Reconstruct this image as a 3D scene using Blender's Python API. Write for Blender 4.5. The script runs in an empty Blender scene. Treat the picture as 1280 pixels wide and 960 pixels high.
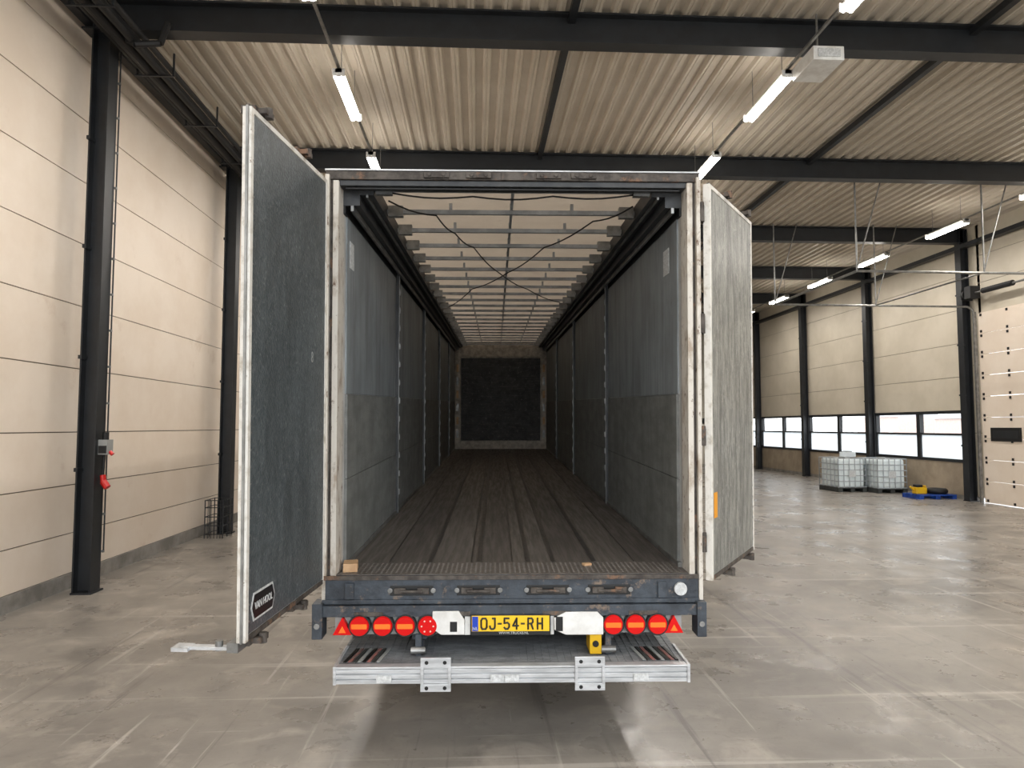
import bpy, math, random
from mathutils import Vector, Matrix
random.seed(4)
S = bpy.context.scene
R = math.radians

# ---------------------------------------------------------------- materials
def lin(c):
    return tuple(((x/12.92) if x <= 0.04045 else ((x+0.055)/1.055)**2.4) for x in [v/255 for v in c]) + (1,)

def mat(name, c1, c2=None, rough=0.6, metal=0.0, scale=3.0, stretch=(1,1,1), lo=0.4, hi=0.6,
        bump=0.0, bscale=30, c3=None, s3=8.0, lo3=0.55, hi3=0.62, rough2=None, detail=6, c4=None, s4=1.5, st4=(1,1,1), lo4=0.55, hi4=0.7, f4=0.6):
    m = bpy.data.materials.new(name); m.use_nodes = True
    nt = m.node_tree; N = nt.nodes; L = nt.links
    b = N['Principled BSDF']
    b.inputs['Roughness'].default_value = rough
    b.inputs['Metallic'].default_value = metal
    col = lin(c1)
    b.inputs['Base Color'].default_value = col
    tc = N.new('ShaderNodeTexCoord'); mp = N.new('ShaderNodeMapping')
    mp.inputs['Scale'].default_value = stretch
    L.new(tc.outputs['Object'], mp.inputs['Vector'])
    if c2 is not None:
        n = N.new('ShaderNodeTexNoise'); n.inputs['Scale'].default_value = scale; n.inputs['Detail'].default_value = detail
        n.inputs['Roughness'].default_value = 0.65
        L.new(mp.outputs[0], n.inputs['Vector'])
        mr = N.new('ShaderNodeMapRange'); mr.inputs['From Min'].default_value = lo; mr.inputs['From Max'].default_value = hi
        L.new(n.outputs['Fac'], mr.inputs['Value'])
        mx = N.new('ShaderNodeMix'); mx.data_type = 'RGBA'
        mx.inputs['A'].default_value = col; mx.inputs['B'].default_value = lin(c2)
        L.new(mr.outputs[0], mx.inputs['Factor'])
        out = mx.outputs['Result']
        if rough2 is not None:
            r = N.new('ShaderNodeMapRange'); r.inputs['To Min'].default_value = rough; r.inputs['To Max'].default_value = rough2
            L.new(mr.outputs[0], r.inputs['Value']); L.new(r.outputs[0], b.inputs['Roughness'])
        def layer(out, c, sc, lo_, hi_, st, f):
            mp2 = N.new('ShaderNodeMapping'); mp2.inputs['Scale'].default_value = st
            L.new(tc.outputs['Object'], mp2.inputs['Vector'])
            n3 = N.new('ShaderNodeTexNoise'); n3.inputs['Scale'].default_value = sc; n3.inputs['Detail'].default_value = 8
            n3.inputs['Roughness'].default_value = 0.7
            L.new(mp2.outputs[0], n3.inputs['Vector'])
            m3 = N.new('ShaderNodeMapRange'); m3.inputs['From Min'].default_value = lo_; m3.inputs['From Max'].default_value = hi_; m3.inputs['To Max'].default_value = f
            L.new(n3.outputs['Fac'], m3.inputs['Value'])
            mx3 = N.new('ShaderNodeMix'); mx3.data_type = 'RGBA'; mx3.inputs['B'].default_value = lin(c)
            L.new(out, mx3.inputs['A']); L.new(m3.outputs[0], mx3.inputs['Factor'])
            return mx3.outputs['Result']
        if c3 is not None: out = layer(out, c3, s3, lo3, hi3, stretch, 1.0)
        if c4 is not None: out = layer(out, c4, s4, lo4, hi4, st4, f4)
        L.new(out, b.inputs['Base Color'])
    if bump:
        nb = N.new('ShaderNodeTexNoise'); nb.inputs['Scale'].default_value = bscale; nb.inputs['Detail'].default_value = 4
        L.new(mp.outputs[0], nb.inputs['Vector'])
        bp = N.new('ShaderNodeBump'); bp.inputs['Strength'].default_value = bump; bp.inputs['Distance'].default_value = 0.02
        L.new(nb.outputs['Fac'], bp.inputs['Height']); L.new(bp.outputs[0], b.inputs['Normal'])
    return m

def emis(name, c, s):
    m = bpy.data.materials.new(name); m.use_nodes = True
    b = m.node_tree.nodes['Principled BSDF']
    b.inputs['Base Color'].default_value = lin(c)
    b.inputs['Emission Color'].default_value = lin(c); b.inputs['Emission Strength'].default_value = s
    return m

M = {}
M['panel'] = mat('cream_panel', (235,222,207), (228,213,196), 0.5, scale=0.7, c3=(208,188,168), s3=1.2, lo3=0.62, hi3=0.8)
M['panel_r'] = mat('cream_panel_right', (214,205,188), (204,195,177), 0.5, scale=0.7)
M['joint'] = mat('panel_joint', (112,100,88), rough=0.8)
M['plinth'] = mat('plinth_concrete', (150,146,140), (120,116,110), 0.8, scale=2)
M['tan'] = mat('tan_panel', (172,157,136), (154,140,121), 0.6, scale=2)
M['steel'] = mat('graphite_steel', (33,36,40), (27,29,32), 0.45, 0.0, scale=4)
M['deck'] = mat('roof_deck', (202,193,179), (190,180,165), 0.5, scale=0.6)
M['black'] = mat('black_rubber', (20,20,21), rough=0.6)
M['white'] = mat('white_paint', (225,225,222), (205,203,198), 0.45, scale=5)
M['galv'] = mat('galvanised_pipe', (150,150,148), (120,120,118), 0.4, 0.7, scale=6)
M['bow'] = mat('roof_bow_metal', (166,169,172), (138,141,143), 0.45, 0.2, scale=6)
M['alu'] = mat('aluminium', (205,207,209), (176,178,180), 0.38, 0.4, scale=9, stretch=(0.4,1,3))
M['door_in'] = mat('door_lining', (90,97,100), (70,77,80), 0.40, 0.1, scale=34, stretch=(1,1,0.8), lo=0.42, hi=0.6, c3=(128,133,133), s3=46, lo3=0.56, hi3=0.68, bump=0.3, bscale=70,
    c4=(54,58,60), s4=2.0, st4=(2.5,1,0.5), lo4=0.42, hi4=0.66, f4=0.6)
M['door_in_r'] = mat('door_lining_lit_weathered', (150,150,144), (108,109,106), 0.36, 0.15, scale=7, stretch=(2.6,1,0.6), lo=0.4, hi=0.62, c3=(192,192,185), s3=34, lo3=0.54, hi3=0.68, bump=0.35, bscale=60,  # paler than door_in: light caught by the right leaf is painted in; streaks are grime
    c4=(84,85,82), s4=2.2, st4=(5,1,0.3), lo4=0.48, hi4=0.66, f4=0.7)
M['door_out'] = mat('door_outer', (190,190,188), (170,168,164), 0.5, scale=3)
M['wpost'] = mat('rusty_white_paint', (200,194,184), (156,142,126), 0.6, scale=9, lo=0.5, hi=0.68, c3=(100,76,60), s3=20, lo3=0.58, hi3=0.65, stretch=(1,1,0.5))
M['wedge'] = mat('white_edge', (214,211,204), (174,166,153), 0.5, scale=9, lo=0.5, hi=0.68, c3=(120,100,82), s3=16, lo3=0.64, hi3=0.7)
M['rust'] = mat('rusted_steel', (88,82,76), (58,52,48), 0.7, 0.1, scale=12, c3=(120,92,72), s3=9, lo3=0.56, hi3=0.66, bump=0.3)
M['navy'] = mat('navy_chassis_steel', (64,71,79), (46,51,58), 0.5, 0.1, scale=8, c3=(122,106,92), s3=11, lo3=0.57, hi3=0.67, bump=0.2)
M['wall_up'] = mat('trailer_wall_upper', (136,142,145), (118,123,125), 0.5, 0.0, scale=2.2, stretch=(1,1,0.6), c3=(100,103,103), s3=9, lo3=0.6, hi3=0.76,
    c4=(80,82,82), s4=1.6, st4=(1,3.5,0.35), lo4=0.46, hi4=0.68, f4=0.65)
M['wall_lo'] = mat('trailer_wall_boards', (124,126,123), (106,107,105), 0.55, 0.0, scale=4, stretch=(1,0.7,2), c3=(148,148,145), s3=30, lo3=0.6, hi3=0.72, bump=0.1,
    c4=(80,80,78), s4=1.8, st4=(1,2.5,0.6), lo4=0.46, hi4=0.68, f4=0.6)
M['darkrail'] = mat('dark_rail', (44,46,49), (58,59,60), 0.5, 0.1, scale=8)
M['wood'] = mat('trailer_floor_wood', (104,98,92), (84,79,74), 0.42, 0.0, scale=3, stretch=(9,0.5,1), c3=(124,118,112), s3=5, lo3=0.58, hi3=0.75, rough2=0.58, bump=0.06, c4=(130,124,118), s4=7, st4=(6,0.3,1), lo4=0.6, hi4=0.66, f4=0.5)
M['wood2'] = mat('trailer_floor_wood_dark', (94,88,83), (76,71,67), 0.42, 0.0, scale=3, stretch=(9,0.5,1), c3=(114,108,102), s3=5, lo3=0.6, hi3=0.76, rough2=0.58, bump=0.06)
M['floorstrip'] = mat('floor_steel_strip', (50,48,47), (74,70,67), 0.4, 0.2, scale=8)
M['endwall'] = mat('end_wall_black_ply', (62,62,61), (36,36,36), 0.6, 0.0, scale=5, c3=(120,119,115), s3=14, lo3=0.56, hi3=0.68, c4=(110,108,104), s4=5, st4=(0.3,1,8), lo4=0.58, hi4=0.62, f4=0.5)
M['endframe'] = mat('end_wall_frame', (190,182,170), (150,142,130), 0.6, scale=9)
M['red'] = mat('red_lens', (206,12,12), rough=0.35)
M['amber'] = mat('amber_lens', (246,120,44), rough=0.35)
for k in ('red','amber'): M[k].node_tree.nodes['Principled BSDF'].inputs['Specular IOR Level'].default_value = 0.25
M['clear'] = mat('pale_lens', (240,190,175), rough=0.2)
M['plate'] = mat('plate_yellow', (238,192,36), rough=0.35)
M['blue'] = mat('plate_blue', (22,60,170), rough=0.4)
M['yellow'] = mat('yellow_paint', (215,170,20), rough=0.4)
M['orange'] = mat('orange_sticker', (225,150,30), rough=0.5)
M['blk_paint'] = mat('black_paint', (14,14,14), rough=0.4)
M['sticker'] = mat('paper_label', (210,212,212), (178,180,180), 0.6, scale=40)
M['woodblock'] = mat('pine_block', (205,170,130), (184,146,108), 0.6, scale=8)
M['ibc'] = mat('ibc_plastic', (232,240,241), (218,228,230), 0.3, scale=3)
M['ibccage'] = mat('ibc_cage', (160,166,170), rough=0.35, metal=0.2)
M['bluepal'] = mat('blue_pallet', (20,70,160), (14,50,120), 0.5, scale=8)
M['darkpal'] = mat('dark_pallet', (60,64,62), (42,44,44), 0.6, scale=8)
M['socket'] = mat('grey_socket', (150,152,150), rough=0.5)
M['redplug'] = mat('red_plug', (205,30,25), rough=0.35)
M['flagred'] = mat('faded_hazard_red', (150,92,86), (120,100,96), 0.6, scale=20)
M['brick'] = mat('brick', (198,180,172), (188,168,160), 0.8, scale=3)
M['outside'] = mat('asphalt', (170,170,168), (150,150,148), 0.9, scale=1)
M['roofgrey'] = mat('roof_tiles', (176,176,182), (162,162,168), 0.8, scale=3)
M['tube'] = emis('fluorescent_tube', (255,248,238), 22)
M['checker'] = mat('checker_plate', (110,104,98), (90,84,79), 0.45, 0.2, scale=14, c3=(130,120,110), s3=16, lo3=0.58, hi3=0.72)
M['liftdeck'] = mat('lift_deck', (142,145,148), (114,117,120), 0.5, 0.1, scale=8, stretch=(1,3,1), c3=(168,168,168), s3=20, lo3=0.6, hi3=0.7)
M['frost'] = mat('frosted_pane', (240,243,245), rough=0.5)
M['scuff'] = mat('rubber_scuff', (66,63,61), (92,88,84), 0.5, scale=14)

nt = M['frost'].node_tree
tl = nt.nodes.new('ShaderNodeBsdfTranslucent'); tl.inputs[0].default_value = (0.9,0.93,0.95,1)
mx = nt.nodes.new('ShaderNodeMixShader'); mx.inputs[0].default_value = 0.75
nt.links.new(nt.nodes['Principled BSDF'].outputs[0], mx.inputs[1]); nt.links.new(tl.outputs[0], mx.inputs[2])
nt.links.new(mx.outputs[0], nt.nodes['Material Output'].inputs[0])
g = bpy.data.materials.new('window_glass'); g.use_nodes = True; nt = g.node_tree
tr = nt.nodes.new('ShaderNodeBsdfTransparent'); gl = nt.nodes.new('ShaderNodeBsdfGlossy'); gl.inputs['Roughness'].default_value = 0.02
mx = nt.nodes.new('ShaderNodeMixShader'); mx.inputs[0].default_value = 0.06
nt.links.new(tr.outputs[0], mx.inputs[1]); nt.links.new(gl.outputs[0], mx.inputs[2]); nt.links.new(mx.outputs[0], nt.nodes['Material Output'].inputs[0])
M['glass'] = g
M['tarp'] = mat('translucent_roof_sheet', (220,214,207), (198,191,183), 0.6, scale=2.0, c3=(170,160,151), s3=6, lo3=0.6, hi3=0.75)
nt = M['tarp'].node_tree
tl = nt.nodes.new('ShaderNodeBsdfTranslucent'); tl.inputs[0].default_value = lin((222,215,206))
mx = nt.nodes.new('ShaderNodeMixShader'); mx.inputs[0].default_value = 0.58
nt.links.new(nt.nodes['Principled BSDF'].outputs[0], mx.inputs[1]); nt.links.new(tl.outputs[0], mx.inputs[2])
nt.links.new(mx.outputs[0], nt.nodes['Material Output'].inputs[0])

def concrete():
    m = bpy.data.materials.new('polished_concrete'); m.use_nodes = True
    nt = m.node_tree; N = nt.nodes; L = nt.links; b = N['Principled BSDF']
    tc = N.new('ShaderNodeTexCoord')
    def noise(sc, det=8, st=(1,1,1), dist=0.0, rot=0):
        mp = N.new('ShaderNodeMapping'); mp.inputs['Scale'].default_value = st; mp.inputs['Rotation'].default_value = (0,0,rot)
        L.new(tc.outputs['Object'], mp.inputs[0])
        n = N.new('ShaderNodeTexNoise'); n.inputs['Scale'].default_value = sc; n.inputs['Detail'].default_value = det
        n.inputs['Roughness'].default_value = 0.62; n.inputs['Distortion'].default_value = dist
        L.new(mp.outputs[0], n.inputs['Vector']); return n.outputs['Fac']
    def rng(f, a, b_, c=0.0, d=1.0):
        r = N.new('ShaderNodeMapRange'); r.inputs['From Min'].default_value = a; r.inputs['From Max'].default_value = b_
        r.inputs['To Min'].default_value = c; r.inputs['To Max'].default_value = d
        L.new(f, r.inputs['Value']); return r.outputs[0]
    def mix(A, B, f):
        x = N.new('ShaderNodeMix'); x.data_type = 'RGBA'
        if isinstance(A, tuple): x.inputs['A'].default_value = A
        else: L.new(A, x.inputs['A'])
        x.inputs['B'].default_value = B; L.new(f, x.inputs['Factor']); return x.outputs['Result']
    c = mix(lin((154,148,140)), lin((124,119,113)), rng(noise(0.5), 0.38, 0.62))
    c = mix(c, lin((176,168,158)), rng(noise(1.7, 10, dist=0.6), 0.52, 0.72, 0, 0.85))
    c = mix(c, lin((98,93,88)), rng(noise(3.2, 10, dist=1.2), 0.56, 0.76, 0, 0.55))
    c = mix(c, lin((194,188,180)), rng(noise(1.0, 5, st=(0.15,6,1), rot=0.9), 0.60, 0.66, 0, 0.5))
    c = mix(c, lin((194,188,180)), rng(noise(1.2, 5, st=(7,0.25,1), rot=0.45), 0.61, 0.66, 0, 0.5))
    c = mix(c, lin((84,80,77)), rng(noise(0.8, 5, st=(6,0.2,1), rot=0.2), 0.61, 0.66, 0, 0.5))
    c = mix(c, lin((84,80,77)), rng(noise(0.9, 5, st=(6,0.2,1), rot=-0.6), 0.63, 0.68, 0, 0.45))
    c = mix(c, lin((110,100,90)), rng(noise(26, 4), 0.62, 0.7, 0, 0.5))
    L.new(c, b.inputs['Base Color'])
    L.new(rng(noise(1.3, 8), 0.3, 0.7, 0.18, 0.46), b.inputs['Roughness'])
    b.inputs['Specular IOR Level'].default_value = 0.42
    bp = N.new('ShaderNodeBump'); bp.inputs['Strength'].default_value = 0.14; bp.inputs['Distance'].default_value = 0.02
    L.new(noise(4, 9), bp.inputs['Height']); L.new(bp.outputs[0], b.inputs['Normal'])
    return m
M['concrete'] = concrete()

# ---------------------------------------------------------------- mesh builder
class MB:
    def __init__(s): s.v=[]; s.f=[]; s.m=[]; s.mats=[]
    def mi(s, k):
        if k not in s.mats: s.mats.append(k)
        return s.mats.index(k)
    def box(s, x0,x1,y0,y1,z0,z1,k):
        b=len(s.v); i=s.mi(k)
        s.v += [(x0,y0,z0),(x1,y0,z0),(x1,y1,z0),(x0,y1,z0),(x0,y0,z1),(x1,y0,z1),(x1,y1,z1),(x0,y1,z1)]
        for q in [(0,3,2,1),(4,5,6,7),(0,1,5,4),(1,2,6,5),(2,3,7,6),(3,0,4,7)]:
            s.f.append(tuple(b+j for j in q)); s.m.append(i)
        return s
    def cyl(s, p0,p1,r,k,n=12,r2=None):
        p0=Vector(p0); p1=Vector(p1); r2 = r if r2 is None else r2
        d=(p1-p0).normalized(); a = Vector((0,0,1)) if abs(d.z)<0.9 else Vector((1,0,0))
        u=d.cross(a).normalized(); w=d.cross(u)
        b=len(s.v); i=s.mi(k)
        for P,rr in ((p0,r),(p1,r2)):
            for j in range(n):
                t=2*math.pi*j/n; s.v.append(tuple(P+(u*math.cos(t)+w*math.sin(t))*rr))
        for j in range(n):
            s.f.append((b+j,b+(j+1)%n,b+n+(j+1)%n,b+n+j)); s.m.append(i)
        s.f.append(tuple(b+j for j in range(n-1,-1,-1))); s.m.append(i)
        s.f.append(tuple(b+n+j for j in range(n))); s.m.append(i)
        return s
    def ring(s, c, axis, R0, r, k, n=28, k2=8):
        c=Vector(c); d=Vector(axis).normalized(); a=Vector((0,0,1)) if abs(d.z)<0.9 else Vector((1,0,0))
        u=d.cross(a).normalized(); w=d.cross(u); b=len(s.v); i=s.mi(k)
        for j in range(n):
            t=2*math.pi*j/n; e=u*math.cos(t)+w*math.sin(t)
            for q in range(k2):
                h=2*math.pi*q/k2; s.v.append(tuple(c+e*(R0+r*math.cos(h))+d*(r*math.sin(h))))
        for j in range(n):
            for q in range(k2):
                s.f.append((b+j*k2+q, b+((j+1)%n)*k2+q, b+((j+1)%n)*k2+(q+1)%k2, b+j*k2+(q+1)%k2)); s.m.append(i)
    def path(s, pts, r, k, n=8):
        for a,b in zip(pts[:-1],pts[1:]): s.cyl(a,b,r,k,n)
    def poly(s, pts2, y0, y1, k):
        n=len(pts2); b=len(s.v); i=s.mi(k)
        for y in (y0,y1):
            for p in pts2: s.v.append((p[0],y,p[1]))
        for j in range(n):
            s.f.append((b+j,b+(j+1)%n,b+n+(j+1)%n,b+n+j)); s.m.append(i)
        s.f.append(tuple(b+j for j in range(n-1,-1,-1))); s.m.append(i)
        s.f.append(tuple(b+n+j for j in range(n))); s.m.append(i)
    def polyz(s, pts2, z0, z1, k):
        n=len(pts2); b=len(s.v); i=s.mi(k)
        for z in (z0,z1):
            for p in pts2: s.v.append((p[0],p[1],z))
        for j in range(n):
            s.f.append((b+j,b+(j+1)%n,b+n+(j+1)%n,b+n+j)); s.m.append(i)
        s.f.append(tuple(b+j for j in range(n-1,-1,-1))); s.m.append(i)
        s.f.append(tuple(b+n+j for j in range(n))); s.m.append(i)
    def build(s, name, parent=None, loc=(0,0,0), rot=(0,0,0), bevel=0, smooth=False):
        me=bpy.data.meshes.new(name); me.from_pydata(s.v,[],s.f); me.update()
        for k in s.mats: me.materials.append(M[k])
        for p,i in zip(me.polygons,s.m): p.material_index=i
        import bmesh
        bm=bmesh.new(); bm.from_mesh(me); bmesh.ops.recalc_face_normals(bm, faces=bm.faces); bm.to_mesh(me); bm.free()
        o=bpy.data.objects.new(name, me); S.collection.objects.link(o)
        o.location=loc; o.rotation_euler=rot
        if parent: o.parent=parent
        if bevel:
            md=o.modifiers.new('bevel','BEVEL'); md.width=bevel; md.segments=2; md.limit_method='ANGLE'
        return o

def empty(name, loc=(0,0,0), rot=(0,0,0), parent=None):
    e=bpy.data.objects.new(name,None); S.collection.objects.link(e); e.location=loc; e.rotation_euler=rot; e.empty_display_size=0.2
    if parent: e.parent=parent
    return e

def text(name, body, size, k, parent, loc, rot, sx=1.0, bold=0.0):
    c=bpy.data.curves.new(name,'FONT'); c.body=body; c.size=size; c.extrude=0.001; c.align_x='CENTER'; c.align_y='CENTER'; c.offset=bold
    o=bpy.data.objects.new(name,c); S.collection.objects.link(o); o.parent=parent; o.location=loc; o.rotation_euler=rot; o.scale=(sx,1,1)
    c.materials.append(M[k]); return o

# ---------------------------------------------------------------- building shell
XL, XR = -5.55, 14.7
YF, YB = -5.0, 40.4
COLS = [4.5, 9.6, 14.7, 19.8, 24.9, 30.0, 35.1, 40.2]
ZB, ZD = 7.67, 8.12

b=MB(); b.box(XL-0.3,XR+0.3,YF,YB+0.3,-0.2,0,'concrete'); b.build('floor')
b=MB(); b.box(-80,140,-60,YF,-0.25,-0.02,'outside'); b.box(XR+0.3,140,YF,140,-0.25,-0.02,'outside'); b.build('outside_ground')

b=MB(); i=b.mi('deck'); pts=[]; x=XL-0.2
while x < XR+0.2:
    pts += [(x,ZD+0.07),(x+0.11,ZD+0.07),(x+0.14,ZD),(x+0.175,ZD),(x+0.185,ZD+0.012),(x+0.195,ZD),(x+0.23,ZD)]
    x += 0.26
for p in pts: b.v += [(p[0],YF,p[1]),(p[0],YB+0.2,p[1])]
for j in range(len(pts)-1):
    b.f.append((2*j,2*j+1,2*j+3,2*j+2)); b.m.append(i)
b.box(XL-0.3,XR+0.3,YF,YB+0.3,ZD+0.09,ZD+0.3,'deck')
b.build('ceiling')

def panels(b, x0,x1, y0,y1, zs, k, gap=0.014, face=1):
    if face==1: b.box(x0, x1-0.02, y0,y1, zs[0], zs[-1], 'joint')
    else: b.box(x0+0.02, x1, y0,y1, zs[0], zs[-1], 'joint')
    for a,c in zip(zs[:-1],zs[1:]):
        if face==1: b.box(x1-0.03,x1,y0,y1,a+gap/2,c-gap/2,k)
        else: b.box(x0,x0+0.03,y0,y1,a+gap/2,c-gap/2,k)

b=MB()
panels(b, XL-0.18, XL, YF, YB, [0.2,0.74,1.40,2.12,3.0,3.88,4.76,5.64,6.52,7.4,8.25], 'panel')
b.box(XL-0.18,XL+0.03,YF,YB,0,0.2,'plinth')
b.build('wall_left')

b=MB()
zsR=[2.68,3.7,4.72,5.74,6.76,8.25]
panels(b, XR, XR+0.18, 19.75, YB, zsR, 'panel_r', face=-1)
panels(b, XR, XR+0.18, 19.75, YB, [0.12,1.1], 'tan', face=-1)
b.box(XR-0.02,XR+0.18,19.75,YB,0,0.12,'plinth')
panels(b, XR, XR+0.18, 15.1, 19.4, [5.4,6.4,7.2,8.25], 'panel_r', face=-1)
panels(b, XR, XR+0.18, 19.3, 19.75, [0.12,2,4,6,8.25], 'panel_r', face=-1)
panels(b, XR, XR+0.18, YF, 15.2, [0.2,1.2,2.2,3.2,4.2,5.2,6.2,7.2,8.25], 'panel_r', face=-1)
b.build('wall_right')
b=MB(); b.box(XL-0.2,XR+0.2,YB,YB+0.2,0,8.2,'panel_r')
for z in (1,2,3,4,5,6,7): b.box(XL,XR,YB-0.005,YB,z,z+0.012,'joint')
b.build('wall_back')

wn=0
for a,c in zip(COLS[3:-1],COLS[4:]):
    mid=(a+c)/2
    for y0,y1 in ((a+0.05,mid),(mid,c-0.05)):
        wn+=1; b=MB()
        z0,z1,zt=1.1,2.68,1.95; f=0.09
        b.box(XR-0.02,XR+0.12,y0,y1,z0,z0+f,'steel'); b.box(XR-0.02,XR+0.12,y0,y1,z1-f,z1,'steel')
        b.box(XR-0.02,XR+0.12,y0,y0+f,z0+f,z1-f,'steel'); b.box(XR-0.02,XR+0.12,y1-f,y1,z0+f,z1-f,'steel')
        b.box(XR-0.02,XR+0.12,y0+f,y1-f,zt-0.03,zt+0.03,'steel')
        b.box(XR+0.04,XR+0.055,y0+f,y1-f,zt+0.03,z1-f,'glass')
        b.box(XR+0.04,XR+0.055,y0+f,y1-f,z0+f,zt-0.03,'frost')
        b.build('window_%d'%wn)

def hcol(x, y, dx=0.12, dy=0.12, z1=8.1):
    b=MB(); t=0.02
    b.box(x-dx,x-dx+t,y-dy,y+dy,0,z1,'steel'); b.box(x+dx-t,x+dx,y-dy,y+dy,0,z1,'steel')
    b.box(x-dx+t,x+dx-t,y-0.01,y+0.01,0,z1,'steel')
    b.box(x-dx-0.0,x+dx+0.03,y-dy-0.03,y+dy+0.03,0,0.025,'steel')
    for z in (1.6,3.1,4.6,6.1): b.box(x-dx-0.01,x-dx+0.04,y-dy-0.03,y+dy+0.03,z,z+0.05,'steel')
    b.build('steel_column')
CXL = XL+0.37
for y in COLS:
    hcol(CXL,y)
for y in COLS[1:]:
    hcol(XR-0.17,y)

for y in COLS:
    b=MB(); t=0.025
    b.box(XL+0.1,XR-0.1,y-0.12,y+0.12,ZB,ZB+t,'steel'); b.box(XL+0.1,XR-0.1,y-0.12,y+0.12,ZD-t-0.005,ZD-0.005,'steel')
    b.box(XL+0.1,XR-0.1,y-0.01,y+0.01,ZB+t,ZD-t,'steel')
    b.build('steel_beam')
for x in (1.35,7.35):
    b=MB(); b.box(x-0.05,x+0.05,YF,YB,ZD-0.12,ZD-0.01,'steel'); b.build('roof_tie_bar')
b=MB(); b.box(XL+0.1,XL+0.22,YF,YB,7.75,7.9,'steel'); b.build('eaves_beam')
b=MB(); b.box(XR-0.3,XR-0.1,YF,YB,7.5,7.62,'steel'); b.build('eaves_beam')

b=MB()
for dx,dz,r in ((0,0,0.075),(0.17,-0.02,0.055),(0.3,0.03,0.04),(-0.14,0.05,0.045),(0.08,0.13,0.05)):
    b.cyl((-4.82+dx,YF+1,7.42+dz),(-4.82+dx,YB-1,7.42+dz),r,'black',14)
y=YF+1.5
while y<YB-1:
    b.box(-5.02,-4.45,y,y+0.03,7.33,7.345,'steel'); b.box(-5.0,-4.98,y,y+0.03,7.34,7.68,'steel'); b.box(-4.48,-4.46,y,y+0.03,7.34,7.68,'steel'); y+=1.7
b.path([(-4.75,9.3,7.42),(-4.6,9.25,7.33),(-4.3,9.3,7.38),(-4.25,9.4,7.72)],0.045,'black')
b.build('pipe_bundle')

b=MB(); cx=CXL+0.12
b.cyl((cx+0.02,9.74,0.5),(cx+0.02,9.74,7.6),0.01,'steel')
for z in range(1,15): b.box(cx,cx+0.03,9.72,9.75,z*0.5,z*0.5+0.03,'galv')
b.box(cx,cx+0.12,9.55,9.70,1.82,2.02,'socket'); b.box(cx+0.02,cx+0.11,9.52,9.56,1.84,1.94,'black')
b.cyl((cx+0.07,9.6,2.02),(cx+0.07,9.6,2.12),0.04,'black'); b.cyl((cx+0.12,9.62,1.86),(cx+0.16,9.62,1.82),0.025,'redplug')
b.cyl((cx+0.06,9.6,1.82),(cx+0.05,9.6,1.55),0.018,'black'); b.cyl((cx+0.05,9.6,1.55),(cx+0.06,9.6,1.45),0.035,'redplug')
b.cyl((cx+0.06,9.6,1.46),(cx+0.12,9.59,1.38),0.045,'redplug')
b.build('wall_power_socket')

b=MB()
for x in (0,0.35):
    for y in (0,0.25,0.5): b.cyl((x,y,0),(x,y,0.75),0.01,'steel')
for z in (0.08,0.25,0.42,0.6,0.74):
    b.cyl((0,0,z),(0.35,0,z),0.008,'steel'); b.cyl((0,0.5,z),(0.35,0.5,z),0.008,'steel')
    b.cyl((0,0,z),(0,0.5,z),0.008,'steel'); b.cyl((0.35,0,z),(0.35,0.5,z),0.008,'steel')
for i_ in range(6): b.cyl((0.06*i_,0,0),(0.06*i_,0,0.74),0.006,'steel')
b.build('wire_rack', loc=(XL+0.22,14.0,0))

# curved rubber scuff on the concrete in front of the trailer
b=MB(); pp=[(-0.62,4.55),(-0.5,4.35),(-0.36,4.2),(-0.2,4.08),(-0.05,4.0)]
for (xa,ya_),(xb,yb_) in zip(pp[:-1],pp[1:]):
    for q in range(4):
        t0=q/4; t1=t0+0.15
        xs0=xa+(xb-xa)*t0; ys0=ya_+(yb_-ya_)*t0; xs1=xa+(xb-xa)*t1; ys1=ya_+(yb_-ya_)*t1
        b.polyz([(xs0,ys0),(xs1,ys1),(xs1+0.01,ys1-0.025),(xs0+0.01,ys0-0.025)],0.0005,0.0015,'scuff')
b.build('tyre_mark')

def lamp(x,y,z=7.4,power=62):
    e=empty('fluorescent_ceiling_light',(x,y,z))
    b=MB(); L_=0.76
    b.box(-0.05,0.05,-L_,L_,0.0,0.06,'white')
    b.box(-0.09,0.09,-L_,-L_+0.03,-0.05,0.06,'white'); b.box(-0.09,0.09,L_-0.03,L_,-0.05,0.06,'white')
    b.cyl((0,-0.55,0.06),(0,-0.55,ZD-z),0.006,'galv',6); b.cyl((0,0.55,0.06),(0,0.55,ZD-z),0.006,'galv',6)
    b.build('housing',e)
    b=MB(); b.cyl((-0.05,-L_+0.03,-0.03),(-0.05,L_-0.03,-0.03),0.036,'tube',12); b.cyl((0.05,-L_+0.03,-0.03),(0.05,L_-0.03,-0.03),0.036,'tube',12)
    b.build('tubes',e)
    ld=bpy.data.lights.new('lamp_light','AREA'); ld.shape='RECTANGLE'; ld.size=0.18; ld.size_y=1.45; ld.energy=power; ld.color=(1,0.95,0.89)
    lo=bpy.data.objects.new('lamp_light',ld); S.collection.objects.link(lo); lo.parent=e; lo.location=(0,0,-0.08)
for y in (1.4,4.5,7.45,10.75,13.85,17,20,23.3): lamp(-2.05,y)
for y in (1.2,4.2,7.35,10.45,13.5,16.6,19.7,22.8): lamp(4.58,y)
for y in (4.6,7.8,10.9,14.1,17.4,20.8,24.2,27.6,31): lamp(12.4,y)
for x in (-2.05,4.58,12.4):
    b=MB(); b.box(x-0.02,x+0.02,0.5,32,7.47,7.5,'galv'); b.build('lamp_rail')
b=MB(); b.box(-0.22,0.22,-0.32,0.32,-0.1,0.1,'white'); b.box(-0.16,0.16,-0.34,-0.32,-0.06,0.06,'sticker'); b.cyl((0,0,0.1),(0,0,0.75),0.015,'galv')
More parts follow.
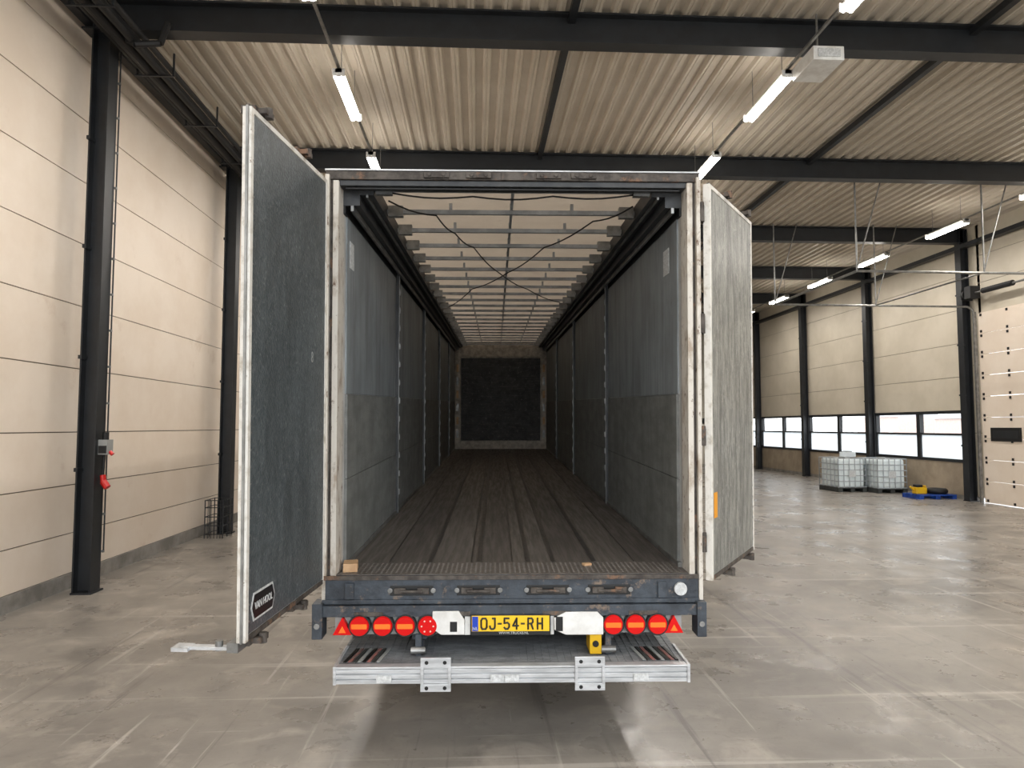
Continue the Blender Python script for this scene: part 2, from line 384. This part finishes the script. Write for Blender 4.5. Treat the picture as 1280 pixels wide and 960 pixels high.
b.build('emergency_light_box', loc=(4.85,9.35,7.36), bevel=0.01)

od=empty('door_1',(XR-0.09,0,0))
b=MB(); ya,yb=15.15,19.35
for k_ in range(9):
    z0=k_*0.61+0.02
    b.box(0.02,0.07,ya,yb,z0,z0+0.6,'panel')
    for q in range(5):
        yc=ya+0.12+q*(yb-ya-0.24)/4
        b.box(0.0,0.02,yc-0.03,yc+0.03,z0+0.02,z0+0.09,'black'); b.box(0.0,0.02,yc-0.03,yc+0.03,z0+0.5,z0+0.57,'black')
for y0 in (15.6,17.9):
    b.box(-0.01,0.02,y0,y0+1.1,1.78,2.16,'black'); b.box(-0.015,-0.005,y0+0.08,y0+1.02,1.86,2.08,'steel')
b.build('door_leaf',od)
b=MB()
for y in (ya-0.06,yb+0.06):
    b.box(-0.08,0.0,y-0.03,y+0.03,0,5.55,'galv')
    b.path([(-0.04,y,5.5),(-0.1,y,5.62),(-0.25,y,5.7),(-6.0,y,5.72)],0.03,'galv')
b.cyl((-6.0,ya-0.06,5.72),(-6.0,yb+0.06,5.72),0.03,'galv')
b.cyl((-3.0,ya-0.06,5.72),(-3.0,yb+0.06,5.72),0.02,'galv')
for y in (ya-0.06,yb+0.06):
    for x in (-6.0,-3.0):
        b.cyl((x,y,5.72),(x,y,8.1),0.02,'galv'); b.cyl((x,y,5.75),(x+0.7,y,8.1),0.015,'galv')
b.build('tracks',od)
b=MB(); b.cyl((-0.25,ya-0.2,6.05),(-0.25,yb+0.2,6.05),0.03,'galv')
b.cyl((-0.25,ya+0.5,6.05),(-0.25,ya+1.6,6.05),0.08,'black'); b.cyl((-0.25,yb-1.7,6.05),(-0.25,yb-0.6,6.05),0.08,'black')
b.cyl((-0.25,yb+0.05,6.05),(-0.25,yb+0.15,6.05),0.13,'black',20); b.box(-0.35,0,yb+0.15,yb+0.2,5.9,6.2,'steel')
b.box(-0.4,-0.1,yb-0.3,yb-0.05,5.9,6.25,'black')
b.build('torsion_shaft',od)

def ibc(x,y,rz,pal='darkpal',cap='socket'):
    e=empty('ibc_tote',(x,y,0),(0,0,rz))
    b=MB()
    b.box(-0.5,0.5,-0.6,0.6,0.12,0.15,pal)
    for xx in (-0.5,-0.07,0.36): b.box(xx,xx+0.14,-0.6,0.6,0.0,0.12,pal)
    b.build('pallet_base',e)
    b=MB(); b.box(-0.45,0.45,-0.55,0.55,0.16,1.10,'ibc'); o=b.build('bladder',e,bevel=0.06)
    b=MB(); b.cyl((0,0,1.10),(0,0,1.16),0.11,cap,20); b.build('lid',e)
    b=MB()
    for z in (0.17,0.36,0.55,0.74,0.93,1.12):
        for p,q in (((-0.49,-0.59,z),(0.49,-0.59,z)),((0.49,-0.59,z),(0.49,0.59,z)),((0.49,0.59,z),(-0.49,0.59,z)),((-0.49,0.59,z),(-0.49,-0.59,z))):
            b.cyl(p,q,0.014,'ibccage',6)
    for i_ in range(6):
        t=-0.49+i_*0.98/5; b.cyl((t,-0.59,0.15),(t,-0.59,1.12),0.014,'ibccage',6); b.cyl((t,0.59,0.15),(t,0.59,1.12),0.014,'ibccage',6)
        t=-0.59+i_*1.18/5; b.cyl((-0.49,t,0.15),(-0.49,t,1.12),0.014,'ibccage',6); b.cyl((0.49,t,0.15),(0.49,t,1.12),0.014,'ibccage',6)
    b.box(-0.12,0.12,-0.605,-0.60,0.5,0.72,'sticker')
    b.build('cage',e)
ibc(12.55,23.3,0.05); ibc(13.65,22.8,0.0,'darkpal')
b=MB(); b.box(-0.2,0.2,-0.15,0.15,0,0.16,'frost'); b.box(-0.1,0.1,-0.1,0.1,0.16,0.2,'socket'); b.build('plastic_crate',loc=(12.65,23.1,1.165))

e=empty('euro_pallet',(13.9,20.75,0),(0,0,0.05))
b=MB()
for xx in (-0.6,-0.07,0.46): b.box(xx,xx+0.14,-0.4,0.4,0,0.1,'bluepal')
for i_ in range(5): b.box(-0.6,0.6,-0.4+i_*0.17,-0.28+i_*0.17,0.1,0.13,'bluepal')
b.build('slats',e)
b=MB(); b.ring((0,0,0.0),(0,0,1),0.22,0.085,'black',32,10); b.build('car_tyre',loc=(14.15,20.75,0.218))
b=MB(); b.box(-0.17,0.17,-0.12,0.12,0,0.2,'yellow'); b.box(-0.15,0.05,-0.1,0.1,0.2,0.28,'black'); b.cyl((-0.17,0,0.1),(-0.3,0,0.22),0.03,'yellow'); b.box(0.08,0.16,-0.1,0.1,0.2,0.26,'yellow')
b.build('yellow_compressor',loc=(13.6,20.75,0.133),bevel=0.02)

for (x,y,w,d,h) in ((78,100,10,14,3.4),(84,134,9,14,4.0),(74,72,8,10,2.8)):
    b=MB(); b.box(-w/2,w/2,-d/2,d/2,0,h,'brick')
    b.poly([(-w/2-0.3,h),(w/2+0.3,h),(0,h+1.6)],-d/2,d/2,'roofgrey')
    for q in range(2):
        b.box(-w/2-0.03,-w/2,-d/2+1.5+q*4,-d/2+3+q*4,1,2.4,'white'); b.box(-w/2-0.04,-w/2-0.03,-d/2+1.6+q*4,-d/2+2.9+q*4,1.1,2.3,'roofgrey')
    b.build('brick_house',loc=(x,y,0))

# ---------------------------------------------------------------- TRAILER
PITCH=R(1.84)
T=empty('semi_trailer',(0.262,4.96,1.165),(PITCH,0,R(-1.58)))
LEN=13.6; HW=1.24
b=MB(); bw=2*HW/8
b.box(-HW,HW,0.0,LEN,-0.16,-0.03,'navy')
for i_ in range(8):
    b.box(-HW+i_*bw+0.006,-HW+(i_+1)*bw-0.006,0.33,LEN,-0.03,-0.004,'wood' if i_%2==0 else 'wood2')
b.box(-HW,HW,0.33,LEN,-0.03,-0.012,'floorstrip')
for x in (-0.62,-0.25,0.12,0.31,0.62):
    b.box(x-0.018,x+0.018,0.33,LEN,-0.004,0.001,'floorstrip')
b.build('floor_boards',T)
b=MB(); b.box(-HW,HW,-0.03,0.33,-0.03,0.0,'checker')
for i_ in range(70):
    for j in range(9):
        x=-HW+0.02+i_*0.035; y=0.0+j*0.035+(0.017 if i_%2 else 0)
        b.box(x,x+0.014,y,y+0.006,0,0.003,'checker')
b.build('rear_floor_plate',T)
b=MB()
for s in (-1,1):
    def bx(x0,x1,*a): 
        b.box(min(s*x0,s*x1),max(s*x0,s*x1),*a)
    bx(HW,HW+0.06,0.12,LEN,-0.05,2.78,'door_out')
    ps=[0.14,2.74,5.5,8.3,11.0,LEN] if s<0 else [0.14,3.4,6.9,10.2,LEN]
    for a_,c_ in zip(ps[:-1],ps[1:]):
        bx(HW-0.012,HW,a_+0.05,c_-0.05,1.27,2.62,'wall_up')
        bx(HW-0.022,HW,a_+0.05,c_-0.05,0.03,0.64,'wall_lo'); bx(HW-0.022,HW,a_+0.05,c_-0.05,0.645,1.265,'wall_lo')
    for a_ in ps[1:-1]:
        bx(HW-0.045,HW,a_-0.05,a_+0.05,0,2.65,'darkrail')
        bx(HW-0.05,HW-0.045,a_-0.045,a_-0.03,0,2.62,'galv')
        for q in range(12): bx(HW-0.058,HW-0.045,a_-0.015,a_+0.015,0.2+q*0.2,0.26+q*0.2,'galv')
    bx(HW-0.03,HW,0.14,LEN,0,0.035,'galv')
b.build('side_walls',T)
b=MB()
for s in (-1,1):
    def bx(x0,x1,*a): b.box(min(s*x0,s*x1),max(s*x0,s*x1),*a)
    bx(1.12,1.3,0.1,LEN,2.64,2.84,'darkrail'); bx(1.02,1.12,0.1,LEN,2.72,2.83,'darkrail')
    bx(1.165,1.185,0.1,LEN,2.60,2.64,'galv'); bx(1.06,1.075,0.1,LEN,2.70,2.72,'galv')
    bx(1.225,1.24,0.1,LEN,2.58,2.64,'black')
b.build('cant_rails',T)
b=MB(); b.box(-1.3,1.3,0.0,LEN+0.05,2.845,2.85,'tarp'); b.build('roof_sheet',T)
b=MB(); y=0.12; n=0
while y<LEN:
    b.box(-1.03,1.03,y,y+0.035,2.755,2.79,'bow')
    for x in (-0.95,0.95): b.box(x-0.06,x+0.06,y-0.01,y+0.045,2.73,2.82,'galv')
    for x in (-0.5,0,0.5): b.box(x-0.012,x+0.012,y+0.0,y+0.035,2.79,2.845,'bow')
    y+=0.6; n+=1
b.box(-0.012,0.012,0.1,LEN,2.79,2.796,'bow')
b.build('roof_bows',T)
b=MB()
def wire(ctrl):
    pts=[]
    for p,q in zip(ctrl[:-1],ctrl[1:]):
        for k_ in range(5):
            t=k_/5; pts.append((p[0]+(q[0]-p[0])*t, p[1]+(q[1]-p[1])*t, 2.75-0.025*math.sin(math.pi*t)))
    pts.append((ctrl[-1][0],ctrl[-1][1],2.75)); b.path(pts,0.0065,'black',6)
wire([(-0.95,0.35),(-0.62,0.75),(-0.5,1.35),(-0.35,1.9),(-0.1,3.2),(0.3,4.4),(0.85,5.6)])
wire([(0.95,0.45),(0.7,0.9),(0.35,1.9),(0.02,3.2),(-0.45,4.4),(-0.9,6.2)])
wire([(-0.9,0.15),(-0.3,0.22),(0.3,0.2),(0.9,0.15)])
b.build('roof_wires',T)
b=MB()
b.box(-HW,HW,LEN,LEN+0.08,-0.1,2.84,'endframe')
b.box(-1.06,1.06,LEN-0.03,LEN,0.22,2.42,'endwall')
b.box(-HW,HW,LEN-0.05,LEN,0,0.2,'endframe')
for s in (-1,1):
    b.box(s*1.15-0.07,s*1.15+0.07,LEN-0.07,LEN,0,2.6,'endframe')
    for q in range(6): b.box(s*1.15-0.03,s*1.15+0.03,LEN-0.09,LEN-0.07,0.3+q*0.35,0.5+q*0.35,'woodblock' if q%2 else 'galv')
b.box(-HW,HW,LEN-0.06,LEN,2.46,2.7,'endframe')
b.build('end_wall',T)
b=MB()
for s in (-1,1):
    def bx(x0,x1,*a): b.box(min(s*x0,s*x1),max(s*x0,s*x1),*a)
    bx(1.24,1.28,-0.05,0.14,-0.02,2.78,'wpost')
    bx(1.28,1.305,-0.02,0.14,-0.2,2.8,'rust')
    bx(1.305,1.335,-0.06,0.14,-0.2,2.82,'wpost')
    for z in (0.15,0.9,1.7,2.5):
        b.cyl((s*1.345,-0.05,z),(s*1.345,-0.05,z+0.14),0.018,'rust',10)
b.build('rear_posts',T,bevel=0.004)
b=MB()
b.box(-1.335,1.335,-0.04,0.12,2.79,2.85,'rust'); b.box(-1.25,1.25,-0.02,0.12,2.75,2.79,'darkrail')
b.box(-1.34,1.34,-0.05,0.14,2.85,2.862,'alu')
for x in (-0.45,0.05,0.35): b.box(x-0.14,x+0.14,-0.046,-0.03,2.79,2.85,'rust')
for x in (-0.55,-0.25,0.25,0.5):
    b.box(x-0.09,x+0.09,-0.062,-0.04,2.80,2.842,'rust')
    b.cyl((x-0.05,-0.072,2.82),(x-0.05,-0.06,2.82),0.014,'rust'); b.cyl((x+0.05,-0.072,2.82),(x+0.05,-0.06,2.82),0.014,'rust')
b.cyl((-1.2,0.0,2.735),(1.2,0.0,2.735),0.008,'black')
b.build('header_beam',T,bevel=0.004)
b=MB()
b.box(-1.33,1.30,-0.06,0.05,-0.195,-0.005,'navy')
b.box(-1.33,1.30,-0.075,-0.06,-0.03,-0.0,'rust'); b.box(-1.33,1.30,-0.075,-0.06,-0.195,-0.165,'navy')
for x in (-0.71,-0.245,0.24,0.67):
    b.box(x-0.15,x+0.15,-0.064,-0.058,-0.14,-0.07,'blk_paint')
    b.box(x-0.12,x-0.04,-0.08,-0.06,-0.125,-0.085,'rust'); b.box(x+0.04,x+0.12,-0.08,-0.06,-0.125,-0.085,'rust')
    b.cyl((x-0.08,-0.085,-0.107),(x+0.08,-0.085,-0.107),0.011,'rust')
    b.cyl((x-0.15,-0.07,-0.105),(x-0.15,-0.06,-0.105),0.018,'galv'); b.cyl((x+0.15,-0.07,-0.105),(x+0.15,-0.06,-0.105),0.018,'galv')
for x in (-1.14,1.04): b.box(x-0.03,x+0.03,-0.08,-0.06,-0.16,-0.05,'navy')
b.cyl((1.17,-0.085,-0.1),(1.17,-0.06,-0.1),0.045,'sticker',24)
b.build('rear_sill',T,bevel=0.004)
b=MB()
b.box(-1.385,1.34,-0.1,0.0,-0.275,-0.20,'navy')
b.box(-1.385,-1.315,-0.12,0.02,-0.42,-0.18,'navy'); b.box(1.275,1.34,-0.12,0.02,-0.42,-0.18,'navy')
b.cyl((-1.35,-0.13,-0.33),(-1.35,-0.12,-0.33),0.02,'galv'); b.cyl((1.305,-0.13,-0.33),(1.305,-0.12,-0.33),0.02,'galv')
for x in (-1.0,-0.4,0.3,0.9): b.box(x-0.1,x+0.1,-0.105,-0.1,-0.27,-0.24,'rust')
b.build('bumper_beam',T,bevel=0.006)
LZ=0.035
RG=empty('rear_light_bar',(0,0,LZ),parent=T)
b=MB()
b.box(-1.24,-0.53,-0.06,-0.04,-0.44,-0.30,'socket'); b.box(0.62,1.18,-0.06,-0.04,-0.44,-0.30,'socket')
b.poly([(-0.56,-0.27),(-0.38,-0.27),(-0.34,-0.33),(-0.34,-0.43),(-0.50,-0.43),(-0.56,-0.39)],-0.115,-0.10,'white')
b.poly([(0.36,-0.28),(0.58,-0.28),(0.62,-0.32),(0.62,-0.435),(0.36,-0.435),(0.28,-0.40),(0.28,-0.32)],-0.115,-0.10,'white')
b.box(-0.34,0.28,-0.09,-0.075,-0.44,-0.31,'white')
b.box(-0.44,-0.39,-0.117,-0.1,-0.41,-0.34,'blk_paint'); b.box(0.29,0.34,-0.117,-0.1,-0.41,-0.31,'blk_paint')
b.build('lamp_board',RG,bevel=0.003)
for x in (-1.063,-0.903,-0.749,-0.594,0.691,0.846,1.0):
    e=empty('tail_lamp',(x,-0.075,-0.37),parent=RG)
    b=MB(); b.cyl((0,0.02,0),(0,-0.03,0),0.077,'blk_paint',32); b.build('bezel',e)
    full = x in (-0.594,)
    b=MB(); b.cyl((0,-0.03,0),(0,-0.042,0),0.067,'red',32,0.063)
    if not full:
        seg=[]; rr=0.054
        for a_ in range(-18,19,4): seg.append((rr*math.cos(R(a_)),rr*math.sin(R(a_))))
        for a_ in range(162,199,4): seg.append((rr*math.cos(R(a_)),rr*math.sin(R(a_))))
        b.poly(seg,-0.045,-0.040,'amber')
    else:
        for q in range(6):
            b.cyl((0.04*math.cos(q*1.047),-0.04,0.04*math.sin(q*1.047)),(0.04*math.cos(q*1.047),-0.046,0.04*math.sin(q*1.047)),0.006,'clear',10)
    b.build('lens',e)
for x in (-1.18,1.115):
    b=MB(); b.poly([(x-0.065,-0.43),(x+0.065,-0.43),(x,-0.31)],-0.105,-0.06,'red'); b.poly([(x-0.025,-0.415),(x+0.025,-0.415),(x,-0.37)],-0.109,-0.104,'amber'); b.build('triangle_reflector',RG)
b=MB(); b.box(-0.29,0.245,-0.125,-0.10,-0.405,-0.30,'plate'); b.box(-0.287,-0.245,-0.127,-0.124,-0.403,-0.303,'blue'); b.box(-0.30,0.255,-0.115,-0.085,-0.435,-0.295,'blk_paint')
b.build('number_plate',RG,bevel=0.002)
b=MB(); Hh=0.036; Wd=0.019
G={'O':[[(-1,-.6),(-.6,-1),(.6,-1),(1,-.6),(1,.6),(.6,1),(-.6,1),(-1,.6),(-1,-.6)]],
   'J':[[(-1,-.45),(-.9,-.8),(-.5,-1),(.2,-1),(.65,-.8),(.8,-.4),(.8,1),(-.1,1)]],
   '-':[[(-.5,0),(.5,0)]],
   '5':[[(.8,1),(-.8,1),(-.85,.1),(.3,.2),(.9,-.1),(.9,-.6),(.4,-1),(-.4,-1),(-.9,-.7)]],
   '4':[[(.4,-1),(.4,1),(-.95,-.4),(1,-.4)]],
   'R':[[(-.85,-1),(-.85,1),(.4,1),(.85,.7),(.85,.3),(.4,.0),(-.85,.0)],[(.2,0),(.9,-1)]],
   'H':[[(-.85,-1),(-.85,1)],[(.85,-1),(.85,1)],[(-.85,0),(.85,0)]]}
chars='OJ-54-RH'; xs=[-0.205,-0.145,-0.097,-0.049,0.012,0.062,0.115,0.18]
for ch,xc in zip(chars,xs):
    for s_ in G[ch]:
        pts=[(xc+p[0]*Wd,-0.128,-0.352+p[1]*Hh) for p in s_]
        for p,q in zip(pts[:-1],pts[1:]):
            d=Vector(q)-Vector(p); e_=d.normalized()*0.004
            b.cyl(tuple(Vector(p)-e_),tuple(Vector(q)+e_),0.0062,'blk_paint',8)
b.build('plate_characters',RG)
text('plate_country','NL',0.03,'sticker',RG,(-0.266,-0.129,-0.385),(R(90),0,0))
text('plate_holder_text','WWW.TRUCKS.NL',0.024,'sticker',RG,(0.0,-0.117,-0.419),(R(90),0,0))
# tail lift
b=MB()
b.box(-1.2,1.16,-0.26,0.75,-0.60,-0.55,'liftdeck')
for i_ in range(46):
    x=-1.18+i_*0.051; b.box(x,x+0.008,-0.25,0.74,-0.55,-0.546,'liftdeck')
b.build('tail_lift_deck',T)
b=MB()
XA,XB=-1.19,1.165
for z in (-0.652,-0.618,-0.584): b.box(XA,XB,-0.30,-0.26,z,z+0.026,'alu')
b.box(XA,XB,-0.285,-0.255,-0.652,-0.545,'alu')
b.box(XA,XB,-0.305,-0.24,-0.553,-0.54,'alu')
for x in (-0.86,-0.11,-0.02,0.84): b.box(x-0.05,x+0.05,-0.315,-0.30,-0.64,-0.595,'sticker')
for x in (-0.52,0.5):
    for z0,z1 in ((-0.54,-0.48),(-0.70,-0.652)):
        b.box(x-0.1,x+0.1,-0.315,-0.30,z0,z1,'alu')
        for dx in (-0.06,0.06): b.cyl((x+dx,-0.318,(z0+z1)/2),(x+dx,-0.314,(z0+z1)/2),0.013,'blk_paint')
    b.box(x-0.1,x-0.08,-0.315,-0.30,-0.66,-0.54,'alu'); b.box(x+0.08,x+0.1,-0.315,-0.30,-0.66,-0.54,'alu')
for x in (XA-0.005,XB-0.015): b.box(x,x+0.02,-0.31,0.1,-0.655,-0.535,'alu')
b.build('tail_lift_edge',T,bevel=0.003)
b=MB()
for x in (-0.66,0.66):
    b.box(x-0.05,x+0.05,0.0,0.4,-0.46,-0.40,'navy'); b.cyl((x,-0.03,-0.53),(x,0.1,-0.42),0.03,'navy'); b.box(x-0.02,x+0.02,-0.08,0.3,-0.545,-0.40,'navy')
    b.cyl((x-0.05,-0.08,-0.51),(x+0.05,-0.08,-0.51),0.025,'galv')
b.box(0.53,0.61,-0.09,0.1,-0.54,-0.40,'yellow'); b.cyl((0.57,-0.10,-0.47),(0.57,-0.09,-0.47),0.022,'blk_paint')
for x in (-0.5,0.52): b.box(x-0.04,x+0.04,-0.05,0.9,-0.64,-0.60,'navy')
b.build('tail_lift_arms',T)
b=MB()
for sgn,x0 in ((1,-1.15),(-1,1.12)):
    for q in range(8):
        a0=x0+sgn*q*0.032
        b.polyz([(a0,-0.2),(a0+sgn*0.022,-0.2),(a0+sgn*0.06,0.05),(a0+sgn*0.038,0.05)],-0.546,-0.540,('blk_paint','flagred','darkpal','socket')[q%4])
b.build('hazard_flags',T)

def door(name, sgn, hx, ang, lining, W):
    e=empty(name,(hx,-0.05,0),(0,0,ang),parent=T)
    z0,z1=-0.05,2.775
    def X(a,c): 
        return (min(sgn*a,sgn*c),max(sgn*a,sgn*c))
    b=MB()
    b.box(*X(0.03,W-0.03),-0.028,0.012,z0+0.03,z1-0.03,'door_out')
    b.build('core',e)
    b=MB(); b.box(*X(0.035,W-0.035),0.012,0.016,z0+0.035,z1-0.035,lining); b.build('lining',e)
    b=MB()
    b.box(*X(W-0.035,W),-0.03,0.02,z0,z1,'wedge'); b.box(*X(0,0.035),-0.03,0.02,z0,z1,'wedge')
    b.box(*X(0.035,W-0.035),-0.03,0.02,z1-0.03,z1,'wedge'); b.box(*X(0.035,W-0.035),-0.03,0.02,z0,z0+0.03,'rust')
    b.build('edge_frame',e,bevel=0.003)
    b=MB(); b.box(*X(W,W+0.012),-0.006,0.006,z0,z1,'galv'); b.box(*X(0.02,W),-0.01,0.008,z1,z1+0.012,'rust'); b.build('rubber_seal',e)
    b=MB()
    for q in range(30): 
        z=0.05+q*0.09
        b.cyl((sgn*(W-0.045),0.012,z),(sgn*(W-0.045),0.019,z),0.006,'galv',8); 
    b.build('rivets',e)
    b=MB()
    for x in (0.45,1.06):
        b.cyl((sgn*x,-0.07,z0-0.03),(sgn*x,-0.07,z1+0.03),0.015,'galv')
        for z in (0.2,0.9,1.8,2.6): b.box(*X(x-0.05,x+0.05),-0.085,-0.03,z,z+0.06,'galv')
        for z in (z0-0.06,z1+0.0):
            b.box(*X(x-0.06,x+0.06),-0.09,-0.05,z+0.01,z+0.05,'rust'); b.box(*X(x+0.02,x+0.08),-0.08,0.0,z+0.015,z+0.045,'rust')
            b.cyl((sgn*(x-0.04),-0.07,z),(sgn*(x-0.04),-0.07,z+0.07),0.025,'rust')
        for z in (z1+0.01,z0-0.04):
            b.box(*X(x-0.05,x+0.05),-0.06,0.05,z,z+0.03,'rust'); b.cyl((sgn*x,0.04,z-0.01),(sgn*x,0.04,z+0.045),0.022,'rust')
        b.box(*X(x-0.3,x+0.02),-0.1,-0.085,1.05,1.09,'galv')
    b.build('locking_bars',e)
    b=MB()
    for z in (0.15,0.9,1.7,2.5):
        b.box(*X(-0.02,0.25),-0.045,-0.03,z,z+0.12,'rust'); b.cyl((sgn*-0.01,-0.035,z),(sgn*-0.01,-0.035,z+0.12),0.018,'rust')
    b.build('hinges',e)
    return e
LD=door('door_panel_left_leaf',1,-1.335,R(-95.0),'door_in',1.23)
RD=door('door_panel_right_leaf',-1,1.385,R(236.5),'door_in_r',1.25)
b=MB()
def hexp(w,h): return [(-w,0),(-w*0.8,h),(w*0.8,h),(w,0),(w*0.8,-h),(-w*0.8,-h)]
b.poly(hexp(0.155,0.075),0.016,0.019,'sticker'); b.poly(hexp(0.143,0.063),0.019,0.021,'blk_paint'); b.build('maker_badge',LD,loc=(1.01,0,0.11))
text('badge_text','VAN HOOL',0.055,'sticker',LD,(1.01,0.022,0.11),(R(90),0,R(180)),0.8,0.0006)
text('door_number','8',0.10,'socket',LD,(0.28,0.018,1.5),(R(90),0,R(180)),0.8)
b=MB(); b.box(1.12,1.23,-0.08,-0.02,-0.10,-0.05,'galv'); b.box(1.17,1.21,-0.34,-0.04,-0.095,-0.078,'alu'); b.box(1.15,1.23,-0.38,-0.29,-0.10,-0.08,'alu'); b.cyl((1.19,-0.14,-0.10),(1.19,-0.14,-0.05),0.02,'galv')
b.build('latch_lever',LD)
b=MB(); b.box(-0.14,-0.06,0.016,0.019,0.38,0.56,'orange'); b.build('warning_sticker',RD)
b=MB(); b.box(-0.05,0.05,-0.09,0.05,0,0.06,'woodblock'); b.build('wood_block',T,loc=(-1.17,0.12,0.0),rot=(0,0,0.15),bevel=0.004)
b=MB(); b.box(-0.03,0.03,-0.02,0.02,0,0.015,'woodblock'); b.build('wood_chip',T,loc=(0.55,0.22,0.0),rot=(0,0,0.4))
b=MB(); b.box(-HW+0.012,-HW+0.015,0.28,0.42,2.22,2.42,'sticker'); b.box(HW-0.015,HW-0.012,0.42,0.6,2.22,2.42,'sticker'); b.build('wall_labels',T)
b=MB()
for x in (-0.45,0.45): b.box(x-0.07,x+0.07,0.5,LEN-0.3,-0.45,-0.17,'navy')
y=0.8
while y<LEN: b.box(-1.2,1.2,y,y+0.08,-0.26,-0.17,'navy'); y+=1.0
b.build('chassis',T)
for yw in (2.6,3.91,5.22):
    zc=-(1.165+0.0321*yw)+0.5
    b=MB(); b.cyl((-1.0,yw,zc),(1.0,yw,zc),0.06,'navy',16)
    b.build('axle',T)
    for s in (-1,1):
        b=MB(); b.cyl((s*0.9,yw,zc),(s*1.24,yw,zc),0.5,'black',40); b.cyl((s*1.2,yw,zc),(s*1.245,yw,zc),0.29,'galv',32); b.cyl((s*1.2,yw,zc),(s*1.26,yw,zc),0.11,'galv',20)
        for q in range(10): b.cyl((s*1.24,yw+0.17*math.cos(q*0.628),zc+0.17*math.sin(q*0.628)),(s*1.262,yw+0.17*math.cos(q*0.628),zc+0.17*math.sin(q*0.628)),0.018,'blk_paint',8)
        b.build('wheel',T,bevel=0.03)
for s in (-1,1):
    yl=10.6; zl=-(1.165+0.0321*yl)
    b=MB(); b.box(s*0.9-0.07,s*0.9+0.07,yl-0.07,yl+0.07,zl+0.5,-0.17,'navy'); b.box(s*0.9-0.05,s*0.9+0.05,yl-0.05,yl+0.05,zl+0.05,zl+0.5,'galv'); b.box(s*0.9-0.14,s*0.9+0.14,yl-0.14,yl+0.14,zl,zl+0.04,'galv')
    b.build('landing_leg',T)

# ---------------------------------------------------------------- world + camera
w=bpy.data.worlds.new('World'); S.world=w; w.use_nodes=True
bg=w.node_tree.nodes['Background']; bg.inputs[0].default_value=(0.94,0.97,1.0,1); bg.inputs[1].default_value=4.2

cd=bpy.data.cameras.new('camera'); cam=bpy.data.objects.new('camera',cd); S.collection.objects.link(cam)
cam.location=(0,0,2.2); cam.rotation_euler=(R(93.5),0,R(-2.91))
cd.sensor_width=36; cd.lens=864*36/1280; cd.clip_end=500
S.camera=cam
S.view_settings.view_transform='Standard'
